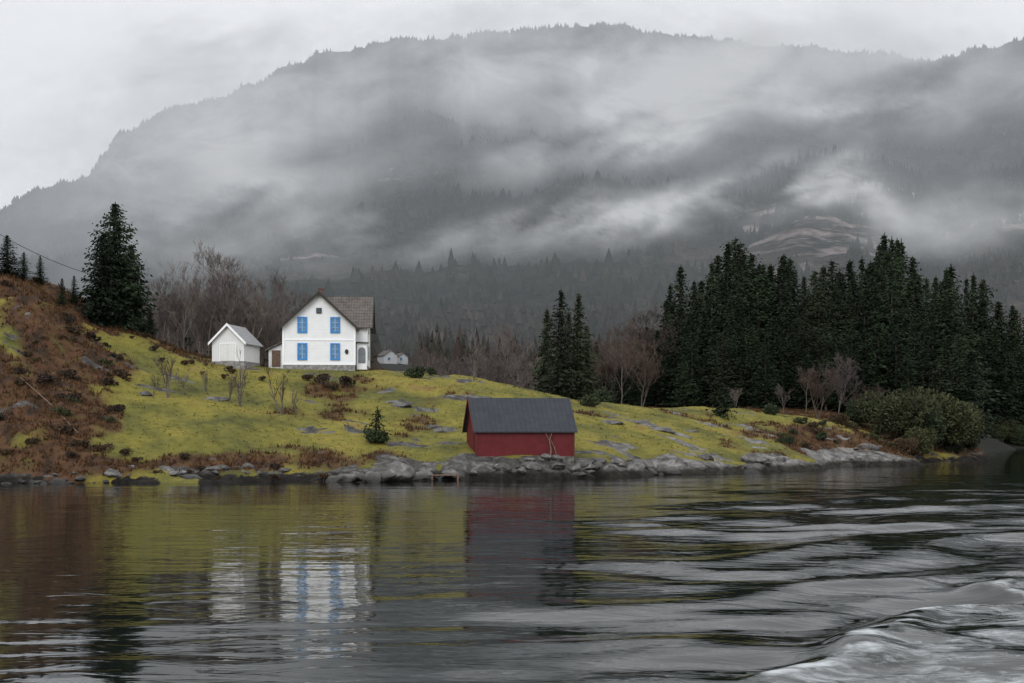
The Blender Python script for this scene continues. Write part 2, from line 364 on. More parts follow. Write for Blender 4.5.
def scat(fn,n,u0,u1,d0,d1,thr):
    U=rng.uniform(u0,u1,n); D=np.sqrt(rng.uniform(d0**2,d1**2,n)); X=(U-CX)*D/F
    k=fbm(X*0.02+5,D*0.02,3)>thr; X=X[k];D=D[k]; return X,D,fn(X,D)
X,Y,Z=scat(main_h,34000,-40,1064,480,2060,-0.3); Hh=rng.uniform(3,9,len(X))*(0.8+0.5*rng.random(len(X))**3); cones('distant_wood',X,Y,Z-1,Hh,Hh*0.33,wm,1)
X,Y,Z=scat(spur_h,9000,470,1100,420,1000,-0.1); Hh=rng.uniform(5,15,len(X)); cones('hill_wood',X,Y,Z-1,Hh,Hh*0.24,wm,3)
U=rng.uniform(-60,680,4200); D=rng.uniform(300,560,4200); k=~((U>372)&(U<418)&(D<425)); U=U[k];D=D[k]
wm2=wmat('valley_wood',(0.018,0.024,0.018),(0.034,0.032,0.027),(0.062,0.048,0.042))
X=(U-CX)*D/F; Z=np.where(D<440,np.maximum(height(X,np.minimum(D,470)),0),0); Z=np.maximum(Z,main_h(X,D)); Hh=rng.uniform(3,8,len(X))+9*rng.random(len(X))**4; cones('valley_wood',X,D,Z-0.5,Hh,Hh*0.28,wm2,3)

# ---------- HAZE + MIST ----------
b=MB().box(-2500,2500,325,1250,-4,1200)
m,nt,bs=newmat('haze'); nt.nodes.remove(bs)
HD=0.00068
ab=N(nt,'ShaderNodeVolumeAbsorption'); ab.inputs[0].default_value=(0,0,0,1); ab.inputs['Density'].default_value=HD
em=N(nt,'ShaderNodeEmission'); em.inputs['Strength'].default_value=HD; em.inputs[0].default_value=(0.40,0.43,0.47,1)  # volume glow stands in for skylight scattered by the haze
asd=N(nt,'ShaderNodeAddShader'); nt.links.new(ab.outputs[0],asd.inputs[0]); nt.links.new(em.outputs[0],asd.inputs[1]); nt.links.new(asd.outputs[0],nt.nodes['Material Output'].inputs['Volume'])
m.cycles.emission_sampling='NONE'
struct(b.mk('haze',m))
m,nt,bs=newmat('mist'); nt.nodes.remove(bs); m.cycles.emission_sampling='NONE'
at=N(nt,'ShaderNodeAttribute',attribute_name='thick'); sp=N(nt,'ShaderNodeSeparateColor'); nt.links.new(at.outputs['Color'],sp.inputs[0])
geo=N(nt,'ShaderNodeNewGeometry'); mp=N(nt,'ShaderNodeMapping'); mp.inputs['Scale'].default_value=(0.010,0.010,0.022); mp.inputs['Rotation'].default_value=(0,0.35,0); nt.links.new(geo.outputs['Position'],mp.inputs[0])
nz=noise(nt,1.0,6,mp.outputs[0],0.62,0.8); q=N(nt,'ShaderNodeMapRange'); q.inputs[1].default_value=0.28; q.inputs[2].default_value=0.72; q.inputs[3].default_value=0.55; q.inputs[4].default_value=1.35; nt.links.new(nz.outputs[0],q.inputs[0])
mu=N(nt,'ShaderNodeMath',operation='MULTIPLY',use_clamp=True); nt.links.new(sp.outputs[0],mu.inputs[0]); nt.links.new(q.outputs[0],mu.inputs[1])
tr=N(nt,'ShaderNodeBsdfTransparent'); em=N(nt,'ShaderNodeEmission'); ms=N(nt,'ShaderNodeMixShader')
er=ramp(nt,[(0.0,(0.44,0.455,0.475)),(0.2,(0.58,0.59,0.605)),(0.5,(0.68,0.685,0.70)),(1.0,(0.76,0.765,0.78))]); sz=N(nt,'ShaderNodeSeparateXYZ'); nt.links.new(geo.outputs['Position'],sz.inputs[0]); q=N(nt,'ShaderNodeMapRange'); q.inputs[2].default_value=600; nt.links.new(sz.outputs[2],q.inputs[0]); nt.links.new(q.outputs[0],er.inputs[0]); nt.links.new(er.outputs[0],em.inputs[0])  # mist sheets glow, lighter with height, in place of scattered skylight
nt.links.new(mu.outputs[0],ms.inputs[0]); nt.links.new(tr.outputs[0],ms.inputs[1]); nt.links.new(em.outputs[0],ms.inputs[2]); nt.links.new(ms.outputs[0],nt.nodes['Material Output'].inputs[0])
def sheet(D0,ells,seed):
    us=np.linspace(-150,1200,300); vs=np.linspace(-30,345,115)
    U,V=np.meshgrid(us,vs)
    D=D0*(1+0.06*np.sin(U*0.006+seed)+0.03*np.sin(V*0.02+seed*2)); X=(U-CX)*D/F; Z=CH+(HY-V)*D/F
    a=0
    wu=U+38*fbm(U*0.008+seed,V*0.012,4); wv=V+26*fbm(U*0.007+9,V*0.012+seed,5)
    for (cx,cy,rx,ry,th,s) in ells:
        t=math.radians(th); dx=wu-cx; dy=-(wv-cy); p=(dx*math.cos(t)+dy*math.sin(t))/rx; q_=(-dx*math.sin(t)+dy*math.cos(t))/ry
        g_=s*np.exp(-(p*p+q_*q_)**1.1*1.2); a=1-(1-a)*(1-g_)
    t=math.radians(20); ru=U*math.cos(t)-V*math.sin(t); rv=U*math.sin(t)+V*math.cos(t)
    nz_=fbm(ru*0.006+seed*3.1,rv*0.016+seed,6,2.1,0.58)
    a=a*np.clip(0.95+1.05*nz_,0.08,1.4)
    ter=np.maximum(main_h(X,D),spur_h(X,D)); a=a*sm(-5,0.045*D0,Z-ter)
    a=a*sm(-150,-60,U)*sm(1200,1110,U)*sm(345,312,V)
    me=grid('mist',us,vs,Z,X,D); vcol(me,'thick',np.clip(a,0,0.95).reshape(-1,1)); me.materials.append(m); struct(obj('mist',me))
sheet(1750,[(330,85,290,65,14,.85),(740,88,270,34,5,.5),(930,95,200,55,-8,.6)],1)
sheet(1400,[(380,130,320,90,12,.85),(960,110,220,60,-8,.55),(640,95,190,40,15,.75)],2)
sheet(1120,[(610,145,280,50,20,.98),(270,165,200,80,10,.8),(400,225,260,50,12,.85),(830,122,190,32,8,.85)],3)
sheet(860,[(440,255,270,38,10,.95),(690,125,170,42,20,.95),(270,215,190,60,8,.6),(600,195,150,26,22,.5)],4)
sheet(640,[(480,270,230,28,9,.75),(700,230,140,24,18,.9),(950,215,130,34,-5,.4),(580,252,150,26,16,.75),(830,205,90,13,5,.45),(270,268,180,36,5,.45)],5)

# ---------- TREE MESHES ----------
bark=simple('bark',(0.07,0.056,0.047),0.4,6,0.95)
birch=simple('birch_bark',(0.12,0.108,0.098),0.4,5,0.9,rand=0.3)
twig=simple('twigs',(0.064,0.048,0.042),0.3,1.0,0.95,rand=0.35,detail=2)
twig2=simple('pale_twigs',(0.105,0.092,0.088),0.3,1.0,0.95,rand=0.35,detail=2)
need=simple('needles',(0.015,0.025,0.014),0.55,0.5,0.85,rand=0.4,spec=0.1,detail=2)
need2=simple('pale_needles',(0.022,0.031,0.018),0.5,0.5,0.85,rand=0.3,spec=0.1,detail=2)
def leafmesh(name,c,d,s,mat):
    n=len(c); r=rng.normal(size=(n,3)); wv=np.cross(d,r); wv/=np.linalg.norm(wv,axis=1)[:,None]+1e-9
    L=d*s[:,:1]; W=wv*s[:,1:]
    v=np.stack([c-L,c-L*0.1+W,c+L,c-L*0.1-W],1).reshape(-1,3)
    return rawmesh(name,v,np.arange(4*n).reshape(-1,4),mat)
def spruce(H,Rb,seed,low=0.06,dens=1.0,mat=need,pw=0.62,ls=1.0,irr=0.12):
    r=random.Random(seed); C=[];D=[];S=[]
    z=low*H
    lob=[[r.uniform(1-irr*2,1+irr*1.3) for _ in range(9)] for _ in range(9)]
    while z<H*0.985:
        t=z/H; Rz=Rb*((1-t)**pw)*(0.9+0.10*math.sin(z*1.9+seed)+r.uniform(-irr,irr*0.7))*(1 if t>0.2 else 0.85+0.75*t)+0.1
        if t>0.8: Rz*=0.6+0.4*(1-t)/0.2
        nb=int((7+7*(1-t))*dens)
        for k in range(nb):
            a=r.random()*6.283; L=Rz*r.uniform(0.45,1.1)*lob[int(t*8.99)][int(a/6.284*9)]
            sl=0.35*t-0.30+r.uniform(-0.15,0.15); m=max(3,int(L/0.34))
            for j in range(m):
                q=(j+0.6)/m; rad=L*q
                sd=a+r.choice((-0.9,0.9,0,0))+r.uniform(-.3,.3)
                C.append((math.cos(a)*rad+r.uniform(-.15,.15),math.sin(a)*rad+r.uniform(-.15,.15),z+sl*rad+0.12*q*q*L+r.uniform(-.15,.08)))
                D.append((math.cos(sd),math.sin(sd),-0.5+r.uniform(-.35,.35))); s=r.uniform(0.2,0.42)*(0.55+0.45*(1-t))*ls; S.append((s,s*0.52))
        z+=(0.26+0.1*r.random())*(0.6+0.4*(1-t))
    for k in range(10):
        C.append((0,0,H*(0.97+0.03*k/10))); D.append((r.uniform(-.3,.3),r.uniform(-.3,.3),1)); S.append((0.22,0.06))
    D=np.array(D); D/=np.linalg.norm(D,axis=1)[:,None]
    crown=leafmesh('crown',np.array(C),D,np.array(S),mat)
    b=MB().tube([(0,0,-0.6),(0,0,H*0.3),(0.05,0,H*0.7),(0,0,H*0.98)],[H*0.014,H*0.011,H*0.006,0.02],6)
    return mesh('trunk',b.v,b.f,bark,True),crown
def baretree(H,seed,levels=5,spread=0.6,bk=birch,tw=twig,stems=1,minr=0.014,up=0.28):
    r=random.Random(seed); T=MB();B=MB()
    def grow(p,d,L,rad,lev,trunk):
        n=3 if lev<2 else 2; pts=[p];rs=[rad]; dd=d.copy()
        for i in range(n):
            dd=(dd+Vector((r.uniform(-1,1),r.uniform(-1,1),r.uniform(-0.2,0.6)))*0.16).normalized()
            pts.append(pts[-1]+dd*L/n); rs.append(max(minr*0.8,rad*(1-0.5*(i+1)/n)))
        (T if trunk else B).tube(pts,rs,5 if lev<2 else 3)
        if lev>=levels: return
        nc=r.randint(3,5) if lev>0 else r.randint(7,9)
        if levels<4: nc=r.randint(2,4) if lev>0 else 4
        for k in range(nc):
            t=r.uniform(0.35,1.0) if lev>0 else 0.2+0.8*(k+1)/nc
            i=min(n-1,int(t*n)); q=pts[i].lerp(pts[i+1],t*n-i if t<1 else 1)
            rd=Vector((r.gauss(0,1),r.gauss(0,1),r.gauss(0,0.4))).normalized()
            nd=(dd*(1-spread*0.5)+rd*spread+Vector((0,0,up))).normalized()
            grow(q,nd,L*r.uniform(0.42,0.68)*(1.0 if lev>0 else (1.15-0.5*t)),max(minr,rad*0.48),lev+1,False)
    for s in range(stems):
        d=Vector((r.uniform(-.3,.3)*(stems>1),r.uniform(-.3,.3)*(stems>1),1)).normalized()
        grow(Vector((0,0,-0.3)),d,H*0.62*r.uniform(0.75,1.15),H*0.009+0.02,0,True)
    return mesh('trunk',T.v,T.f,bk),mesh('crown',B.v,B.f,tw)
def bushmesh(Rx,Hh,seed,mat,n=2600,leaf=0.16,lobes=9):
    r=np.random.default_rng(seed); lc=[];lr=[]
    for k in range(lobes):
        a=r.random()*6.28; q=r.random()**0.5*0.6
        lc.append((math.cos(a)*q*Rx,math.sin(a)*q*Rx,Hh*r.uniform(0.25,0.68))); lr.append(Rx*r.uniform(0.28,0.5))
    lc=np.array(lc);lr=np.array(lr); i=r.integers(0,lobes,n); d=r.normal(size=(n,3)); d/=np.linalg.norm(d,axis=1)[:,None]
    rad=lr[i]*(0.55+0.5*r.random(n)**0.5); c=lc[i]+d*rad[:,None]*np.array([1,1,Hh/(Rx*1.5)]); c[:,2]=np.abs(c[:,2])
    dd=d+r.normal(size=(n,3))*0.6+np.array([0,0,.3]); dd/=np.linalg.norm(dd,axis=1)[:,None]
    s=r.uniform(0.6,1.3,n)*leaf
    cr=leafmesh('crown',c,dd,np.stack([s,s*0.5],1),mat)
    b=MB()
    for k in range(min(lobes,6)): b.tube([(0,0,-0.2),tuple(lc[k]*0.5+np.array([0,0,.1])),tuple(lc[k])],[0.07,0.05,0.02],4)
    return mesh('trunk',b.v,b.f,bark),cr
def plant(name,parts,x,y,s,label,cat,group,z=None,rz=None,sx=1.0,sink=0.0):
    if z is None: z=H1(x,y)
    e=obj(name,None,loc=(x,y,z-sink),rot=(R.gauss(0,.02),R.gauss(0,.02),R.random()*6.28 if rz is None else rz),scale=(s*sx,s*sx,s)); e.empty_display_size=0.5
    obj('trunk',parts[0],e); obj('crown',parts[1],e); tag(e,label,cat,group); return e
SP=[spruce(20,4.0,11,0.04),spruce(20,3.6,12,0.08,pw=0.5,irr=0.2),spruce(20,4.4,13,0.03,pw=0.7),spruce(20,3.5,14,0.12,1.0,pw=0.45,irr=0.28),spruce(20,3.9,15,0.06,pw=0.55,irr=0.22),spruce(20,4.2,16,0.1,1.1,need2,0.36,irr=0.3),spruce(20,3.2,17,0.05,1.1,pw=0.75,irr=0.3)]
SPb=[spruce(13,5.0,21,0.01,2.2,ls=1.0,pw=0.5,irr=0.12),spruce(12,4.3,22,0.01,2.0,ls=1.0,pw=0.5,irr=0.18)]
SPs=[spruce(17,3.3,31,0.04,1.2,need2,irr=0.22),spruce(17,3.8,32,0.08,1.1,need2,irr=0.25)]
BT=[baretree(14,41),baretree(14,42,5,0.7),baretree(14,43,5,0.5,stems=2),baretree(14,44,5,0.65,stems=2)]
def recrown(p,mt):
    c=p[1].copy(); c.materials[0]=mt; return (p[0],c)
BTp=[recrown(p,twig2) for p in BT]
SB=[baretree(4,51,3,0.5,stems=3,minr=0.013,up=0.4,tw=twig2),baretree(4,52,3,0.45,stems=4,minr=0.013,up=0.45),baretree(4,53,3,0.6,stems=2,minr=0.013,up=0.35),baretree(4,54,3,0.6,stems=3,minr=0.013,up=0.3,tw=twig2)]
def pxy(px,D): return ((px-CX)*D/F,D)
for px,D,top,k in ((116,136,203,0),(102,133,232,1),(131,138,245,1)):
    x,y=pxy(px,D); z=H1(x,y); Ht=CH+(HY-top)*D/F-z
    plant('spruce_tree',SPb[k],x,y,Ht/(13 if k==0 else 12),'tall dense dark green spruce on the grassy hilltop','tree','spruces on the hilltop',z,sx=0.93)
for px,D,top,hw,w_ in ((7,132,235,0,2.6),(24,133,258,1,2.0),(-12,132,245,2,1.8),(62,131,280,3,1.7),(73,133,292,4,1.6),(40,134,296,1,1.7),(150,142,306,0,1.4)):
    x,y=pxy(px,D); z=H1(x,y); Ht=max(3,CH+(HY-top)*D/F-z)
    plant('spruce_tree',SP[hw],x,y,Ht/20,'small dark spruce rising behind the brown slope','tree','spruces on the hilltop',z,sx=w_)
for px,D,top,k in ((559,160,289,1),(578,163,293,0),(547,168,309,0),(588,172,325,1),(568,172,312,0)):
    x,y=pxy(px,D); z=H1(x,y); Ht=CH+(HY-top)*D/F-z
    plant('spruce_tree',SPs[k],x,y,Ht/17,'full grey-green spruce standing in a small clump','tree','clump of slender spruces',z,sx=1.15)
tops=np.array([(610,345),(640,325),(670,286),(690,264),(705,262),(720,250),(745,243),(775,256),(800,262),(820,272),(845,268),(865,255),(880,240),(900,243),(920,262),(940,272),(960,266),(985,278),(1005,296),(1030,312),(1060,325)],float)
used=[]
def okpos(x,y,dmin):
    for a,b in used:
        if (a-x)**2+(b-y)**2<dmin*dmin: return False
    used.append((x,y)); return True
rows=[(190,0.58),(196,0.7),(203,0.84),(211,0.95),(221,1.0),(233,1.0)]
for ri,(D0,fr) in enumerate(rows):
    px=632+R.random()*8
    while px<1075:
        D=D0+R.uniform(-4,4); pxx=px+R.uniform(-5,5)
        x,y=pxy(pxx,D)
        if pxx<680 and (D0<203 or R.random()<0.35): px+=12; continue
        if pxx>968: D=289+ri*2.2+R.uniform(-1,1); x,y=pxy(pxx,D)
        z=H1(x,y)
        if z>0.2 and okpos(x,y,1.9):
            top=np.interp(pxx,tops[:,0],tops[:,1])+7*math.sin(pxx*0.11)+R.gauss(6,10) + (R.uniform(4,30) if fr<0.9 else 0)
            ff=max(fr,0.72) if pxx>968 else fr
            Ht=min((CH+(HY-top)*D/F-z)*ff,38)
            plant('spruce_tree',SP[R.choice((0,1,2,3,4,4,1,5,5,3,6))],x,y,Ht/20,'dark green spruce in the dense wood by the fjord','tree','spruces in the lakeside wood',z,sx=R.uniform(1.05,1.6)*(22/max(Ht,12))**0.5)
        px+=R.uniform(8,14)*200/D0
for i in range(24):
    px=152+i*6.1+R.uniform(-4,4); D=R.uniform(150,178); x,y=pxy(px,D); z=H1(x,y)
    top=np.interp(px,[150,180,200,230,262,290,300],[278,258,246,252,266,282,298])+R.uniform(-3,26)
    plant('bare_birch_tree',BTp[i%4],x,y,(CH+(HY-top)*D/F-z)/14,'leafless greyish birch behind the white shed','tree','leafless trees behind the houses',z,sx=0.78)
for i in range(16):
    px=385+i*11+R.uniform(-6,6); D=R.uniform(190,260); x,y=pxy(px,D); z=H1(x,y)
    top=np.interp(px,[380,440,480,540],[362,345,328,335])+R.uniform(-6,26)
    plant('bare_birch_tree',BTp[i%4],x,y,max(4,(CH+(HY-top)*D/F-z))/14,'leafless tree beyond the grassy ridge','tree','leafless trees beyond the ridge',z,sx=0.9)
for i in range(32):
    px=590+i*3.6+R.uniform(-4,4); D=R.uniform(195,260); x,y=pxy(px,D); z=H1(x,y)
    top=np.interp(px,[590,630,660,700,730],[332,308,288,285,300])+R.uniform(0,52)
    plant('bare_birch_tree',(BT if i%4 else BTp)[i%4],x,y,(CH+(HY-top)*D/F-z)/14,'leafless brown tree at the edge of the wood','tree','leafless trees at the wood edge',z,sx=1.0)
for i in range(9):
    px=598+i*10+R.uniform(-4,4); D=R.uniform(205,245); x,y=pxy(px,D); z=H1(x,y); top=R.uniform(335,372)
    plant('spruce_tree',SP[i%5],x,y,(CH+(HY-top)*D/F-z)/20,'short dark spruce among leafless trees','tree','spruces in the lakeside wood',z,sx=1.6)
for i,px in enumerate((784,806,818,838,852,872,735)):
    D=R.uniform(168,182); x,y=pxy(px,D); z=H1(x,y); top=R.choice((328,340,352,368,380))+R.uniform(-5,5)
    plant('bare_birch_tree',(BT if i%3 else BTp)[i%4],x,y,(CH+(HY-top)*D/F-z)/14,'leafless pale birch in front of dark spruces','tree','leafless trees at the wood edge',z,sx=R.uniform(0.8,1.3))
for i,(px,D,h) in enumerate(((474,136,4.8),(168,117,4.4),(152,116,3.2),(182,119,3.0),(240,118,5.2),(229,119,2.8),(283,117,5.8),(296,119,3.2),(206,122,3.0))):
    x,y=pxy(px,D); plant('bare_bush',SB[i%4],x,y,h/4,'leafless twiggy bush on the grassy slope','bush','leafless bushes on the slope')
bg1=simple('olive_leaves',(0.040,0.045,0.018),0.5,0.8,0.85,rand=0.2,detail=2); bg2=simple('rust_leaves',(0.062,0.042,0.024),0.45,1.0,0.9,rand=0.2,detail=2); bg3=simple('green_leaves',(0.027,0.04,0.017),0.4,1.0,0.8,rand=0.2,detail=2)
bh=simple('heather_leaves',(0.04,0.028,0.021),0.4,1.5,0.9,rand=0.25,detail=2)
BU=[bushmesh(4.2,6.2,61,bg1,5200,0.22,12),bushmesh(3.6,5.0,62,bg2,4600,0.2,11),bushmesh(3.4,5.4,63,bg3,4600,0.2,10)]
BS=[bushmesh(1.0,1.1,71,bh,700,0.11,7),bushmesh(1.0,1.0,72,bg2,700,0.11,7),bushmesh(1.1,1.2,73,bg3,800,0.11,7),bushmesh(1.0,1.0,74,bg1,700,0.11,7)]
for px,D,s,k in ((893,166,1.1,0),(915,168,1.15,2),(935,172,1.3,0),(955,178,1.05,0),(880,172,0.9,2),(948,172,0.8,2),(905,160,0.5,1),(966,182,0.6,2),(852,170,0.7,2),(838,166,0.4,1),(920,163,0.6,0),(925,176,1.3,2)):
    x,y=pxy(px,D); plant('large_bush',BU[k],x,y,s,'large rounded olive green bush above the shore','bush','rounded bushes above the shore')
for i in range(12):
    px=978+i*6+R.uniform(-2,2); D=R.uniform(284,290); x,y=pxy(px,D); z=max(0.2,H1(x,y))
    plant('large_bush',BU[R.choice((0,2,2))],x,y,R.uniform(0.6,0.95),'dark rounded bush overhanging the far shore','bush','bushes along the far shore',z)
for px,D,s,k,lab in ((420,136,1.25,2,'round clipped green bush beside the lawn'),(412,138,0.9,2,'round clipped green bush beside the lawn'),(430,139,0.8,2,'round clipped green bush beside the lawn'),
   (322,131,1.1,0,'low dark brown shrub below the white house'),(333,130,0.9,1,'low dark brown shrub below the white house'),(347,131,1.1,0,'low dark brown shrub below the white house'),(308,132,0.8,1,'low dark brown shrub below the white house'),(590,137,1.3,2,'dark green shrub at the field edge'),(600,150,1.5,2,'dark green shrub at the field edge'),(720,150,1.0,3,'small olive shrub on the meadow'),(770,158,1.4,2,'dark green shrub at the field edge'),(800,150,1.0,3,'small olive shrub on the meadow'),
   (370,110,1.15,2,'small rounded evergreen on the lower lawn'),(383,110.5,1.0,2,'small rounded evergreen on the lower lawn')):
    x,y=pxy(px,D); plant('low_bush',BS[k],x,y,s,lab,'bush','low shrubs on the slope')
for i in range(60):
    px=R.uniform(-10,122); D=R.uniform(99,128); x,y=pxy(px,D)
    plant('heather_bush',BS[R.choice((0,0,1,1,3))],x,y,R.uniform(0.4,1.2),'dark brown heather clump on the steep slope','bush','heather clumps on the slope',sink=0.4)
for i in range(26):
    px=R.uniform(120,330); D=R.uniform(97.5,104) if i<12 else R.uniform(128,136); x,y=pxy(px,D)
    if 262<px and D>126: continue
    plant('heather_bush',BS[R.choice((0,1,1))],x,y,R.uniform(0.3,0.7),'dark brown heather clump on the steep slope','bush','heather clumps on the slope')
for i in range(48):
    px=R.uniform(770,974); D=np.interp(px,[770,930,974],[134,166,180])+R.uniform(-2,8); x,y=pxy(px,D)
    if H1(x,y)>0.5: plant('heather_bush',BS[R.choice((1,1,3,2))],x,y,R.uniform(0.4,1.1),'rusty shrub above the pale shore rocks','bush','rusty shrubs above the rocks')
ms1=spruce(3.2,1.7,81,0.02,1.5,need,0.45,0.6)
for px,D,s,lab in ((377,111,0.85,'small bushy young spruce on the lower lawn'),(722,147,1.25,'lone small conifer on the meadow')):
    x,y=pxy(px,D); plant('young_spruce_tree',ms1,x,y,s,lab,'tree','young spruces')

# ---------- ROCKS ----------
rockm,nt,bs=newmat('boulder'); geo=N(nt,'ShaderNodeNewGeometry'); pos=geo.outputs['Position']
n4=noise(nt,1.1,9,pos,0.75,0.6)
rk=ramp(nt,[(0.33,(0.02,0.019,0.018)),(0.5,(0.06,0.058,0.056)),(0.66,(0.16,0.157,0.152)),(0.78,(0.08,0.072,0.04))],n4.outputs[0])
oi=N(nt,'ShaderNodeObjectInfo'); orr=ramp(nt,[(0,(0.7,0.7,0.7)),(1,(1.5,1.5,1.5))],oi.outputs['Random'])
sz=N(nt,'ShaderNodeSeparateXYZ'); nt.links.new(pos,sz.inputs[0]); ad=N(nt,'ShaderNodeMath',operation='MULTIPLY_ADD'); nt.links.new(n4.outputs[0],ad.inputs[0]); ad.inputs[1].default_value=-0.5; nt.links.new(sz.outputs[2],ad.inputs[2])
mr=N(nt,'ShaderNodeMapRange'); mr.inputs[1].default_value=-0.2; mr.inputs[2].default_value=0.7; nt.links.new(ad.outputs[0],mr.inputs[0]); wr=ramp(nt,[(0.2,(0.2,0.19,0.17)),(0.7,(1,1,1))],mr.outputs[0])
nt.links.new(mixc(nt,1.0,mixc(nt,1.0,rk.outputs[0],orr.outputs[0],'MULTIPLY'),wr.outputs[0],'MULTIPLY'),bs.inputs['Base Color']); bs.inputs['Roughness'].default_value=0.7; bump(nt,n4.outputs[0],bs,0.8,0.2)
RK=[]
for s in range(6):
    bm=bmesh.new(); bmesh.ops.create_icosphere(bm,subdivisions=4,radius=1)
    for v in bm.verts:
        p=v.co.copy(); o=Vector((s*9.1,3.3*s,0))
        f=1+0.35*mnoise.fractal(p*0.9+o,0.8,2.1,4)
        q=p*f
        for ax in ((0.8,0.3,0.5),(-0.5,0.7,0.5),(0.1,-0.9,0.4),(-0.8,-0.4,0.3),(0.2,0.1,1)):
            a=Vector(ax)+Vector((mnoise.noise(o),mnoise.noise(o*1.7),0))*0.6; a.normalize(); d=q.dot(a)
            if d>0.72: q-=a*(d-0.72)*0.85
        v.co=Vector((q.x*1.15,q.y*0.9,q.z*0.62))
    me=bpy.data.meshes.new('boulder'); bm.to_mesh(me); bm.free(); me.materials.append(rockm); me.polygons.foreach_set('use_smooth',[True]*len(me.polygons)); RK.append(me)
def shoreD(px):
    py=np.interp(px,[a for a,_ in shore],[b for _,b in shore]); return F*CH/(py-HY)
def boulder(px,dd,s,lab='grey boulder with dark wet base on the shoreline'):
    D=shoreD(px)+dd; x,y=pxy(px,D); z=H1(x,y)
    o=obj('boulder',RK[R.randrange(6)],loc=(x,y,max(z,-0.35)+s*0.12),rot=(R.uniform(-.25,.25),R.uniform(-.25,.25),R.random()*6.28),scale=(s*R.uniform(.8,1.3),s*R.uniform(.8,1.1),s*R.uniform(.7,1.1)))
    tag(o,lab,'rock','boulders along the shoreline')
for px in (187,192): boulder(px,-0.3,1.25 if px==187 else 0.9)
for px in (335,346,358,372,384,398,410,421,432,444,452): boulder(px,R.uniform(-1,1.2),R.uniform(0.8,1.7),'large pale-topped boulder with black wet base')
for i in range(60): 
    px=R.uniform(-5,330); boulder(px,R.uniform(-0.8,1.0),0.18+0.5*R.random()**2)
for i in range(48):
    px=R.uniform(575,976); boulder(px,R.uniform(-1.2,2.0),0.25+0.8*R.random()**2)
for i in range(24): boulder(R.uniform(455,620),R.uniform(-0.6,1.6),R.uniform(0.3,0.85))
for px,D,s in ((400,124,0.9),(445,117,1.0),(432,118,0.7),(395,125,0.6),(415,112,0.6),(145,117,0.8),(215,119,0.9),(640,130,0.9),(660,128,1.1),(690,133,1.0),(610,128,1.0)):
    x,y=pxy(px,D); o=obj('boulder',RK[R.randrange(6)],loc=(x,y,H1(x,y)-0.1),rot=(0,0,R.random()*6),scale=(s*1.3,s,s*0.7)); tag(o,'grey lichen-covered rock in the grass','rock','rocks in the meadow')

# ---------- GRASS STUFF ----------
def tufts(name,n,mat,sel,hmin,hmax,wd):
    U=rng.uniform(-20,978,n); D=rng.uniform(95,190,n); X=(U-CX)*D/F; Z=height(X,D); he,ro=masks(X,D,Z)
    k=sel(he,ro,Z,U); X=X[k];D=D[k];Z=Z[k]; m_=len(X)
    vs=[]
    for b_ in range(4):
        a=rng.random(m_)*6.28; h=rng.uniform(hmin,hmax,m_); ox=rng.normal(size=m_)*0.12; oy=rng.normal(size=m_)*0.12; le=rng.normal(size=(m_,2))*0.12
        p0=np.stack([X+ox-np.cos(a)*wd,D+oy-np.sin(a)*wd,Z-0.05],1); p1=np.stack([X+ox+np.cos(a)*wd,D+oy+np.sin(a)*wd,Z-0.05],1); p2=np.stack([X+ox+le[:,0],D+oy+le[:,1],Z+h],1)
        vs.append(np.stack([p0,p1,p2],1).reshape(-1,3))
    v=np.concatenate(vs); o=obj(name,rawmesh(name,v,np.arange(len(v)).reshape(-1,3),mat)); o['kind']='stuff'
gm=wmat('grass',(0.075,0.077,0.022),(0.135,0.124,0.030),(0.17,0.135,0.04),0.16); hm_=wmat('bracken',(0.03,0.021,0.015),(0.07,0.04,0.022),(0.12,0.07,0.032),0.4)
tufts('grass',22000,gm,lambda h,r,z,u:(h<0.5)&(r<0.4)&(z>0.6),0.03,0.10,0.06)
tufts('bracken',52000,hm_,lambda h,r,z,u:(h>0.45)&(r<0.6)&(z>0.5),0.10,0.4,0.07)

# ---------- BUILDINGS ----------
def siding(name,c,axis='z',sp=0.16,dark=0.6,weather=0.15):
    m,nt,bs=newmat(name); tc=N(nt,'ShaderNodeTexCoord'); s=N(nt,'ShaderNodeSeparateXYZ'); nt.links.new(tc.outputs['Object'],s.inputs[0])
    if axis=='z': src=s.outputs[2]
    else:
        a=N(nt,'ShaderNodeMath',operation='ADD'); nt.links.new(s.outputs[0],a.inputs[0]); nt.links.new(s.outputs[1],a.inputs[1]); src=a.outputs[0]
    d=N(nt,'ShaderNodeMath',operation='DIVIDE'); nt.links.new(src,d.inputs[0]); d.inputs[1].default_value=sp
    fr=N(nt,'ShaderNodeMath',operation='FRACT'); nt.links.new(d.outputs[0],fr.inputs[0])
    r=ramp(nt,[(0.0,(dark,)*3),(0.12,(1,1,1)),(0.92,(1,1,1)),(1.0,(dark,)*3)],fr.outputs[0])
    n=noise(nt,1.2,6,tc.outputs['Object'],0.7); q=ramp(nt,[(0.3,(1-weather,)*3),(0.7,(1,1,1))],n.outputs[0])
    nt.links.new(mixc(nt,1.0,mixc(nt,1.0,c,r.outputs[0],'MULTIPLY'),q.outputs[0],'MULTIPLY'),bs.inputs['Base Color']); bs.inputs['Roughness'].default_value=0.6; bs.inputs['Specular IOR Level'].default_value=0.25
    bump(nt,fr.outputs[0],bs,0.4,0.02); return m
white=siding('white_siding',(0.78,0.80,0.82),'z',0.16,0.78,0.12)
whitev=siding('white_boards',(0.70,0.71,0.72),'x',0.2,0.65,0.15)
greyw=siding('hazed_boards',(0.45,0.46,0.47),'z',0.2,0.7,0.2)  # distant white walls, greyed in the colour to look hazed
red=siding('red_boards',(0.125,0.013,0.016),'x',0.18,0.45,0.4)
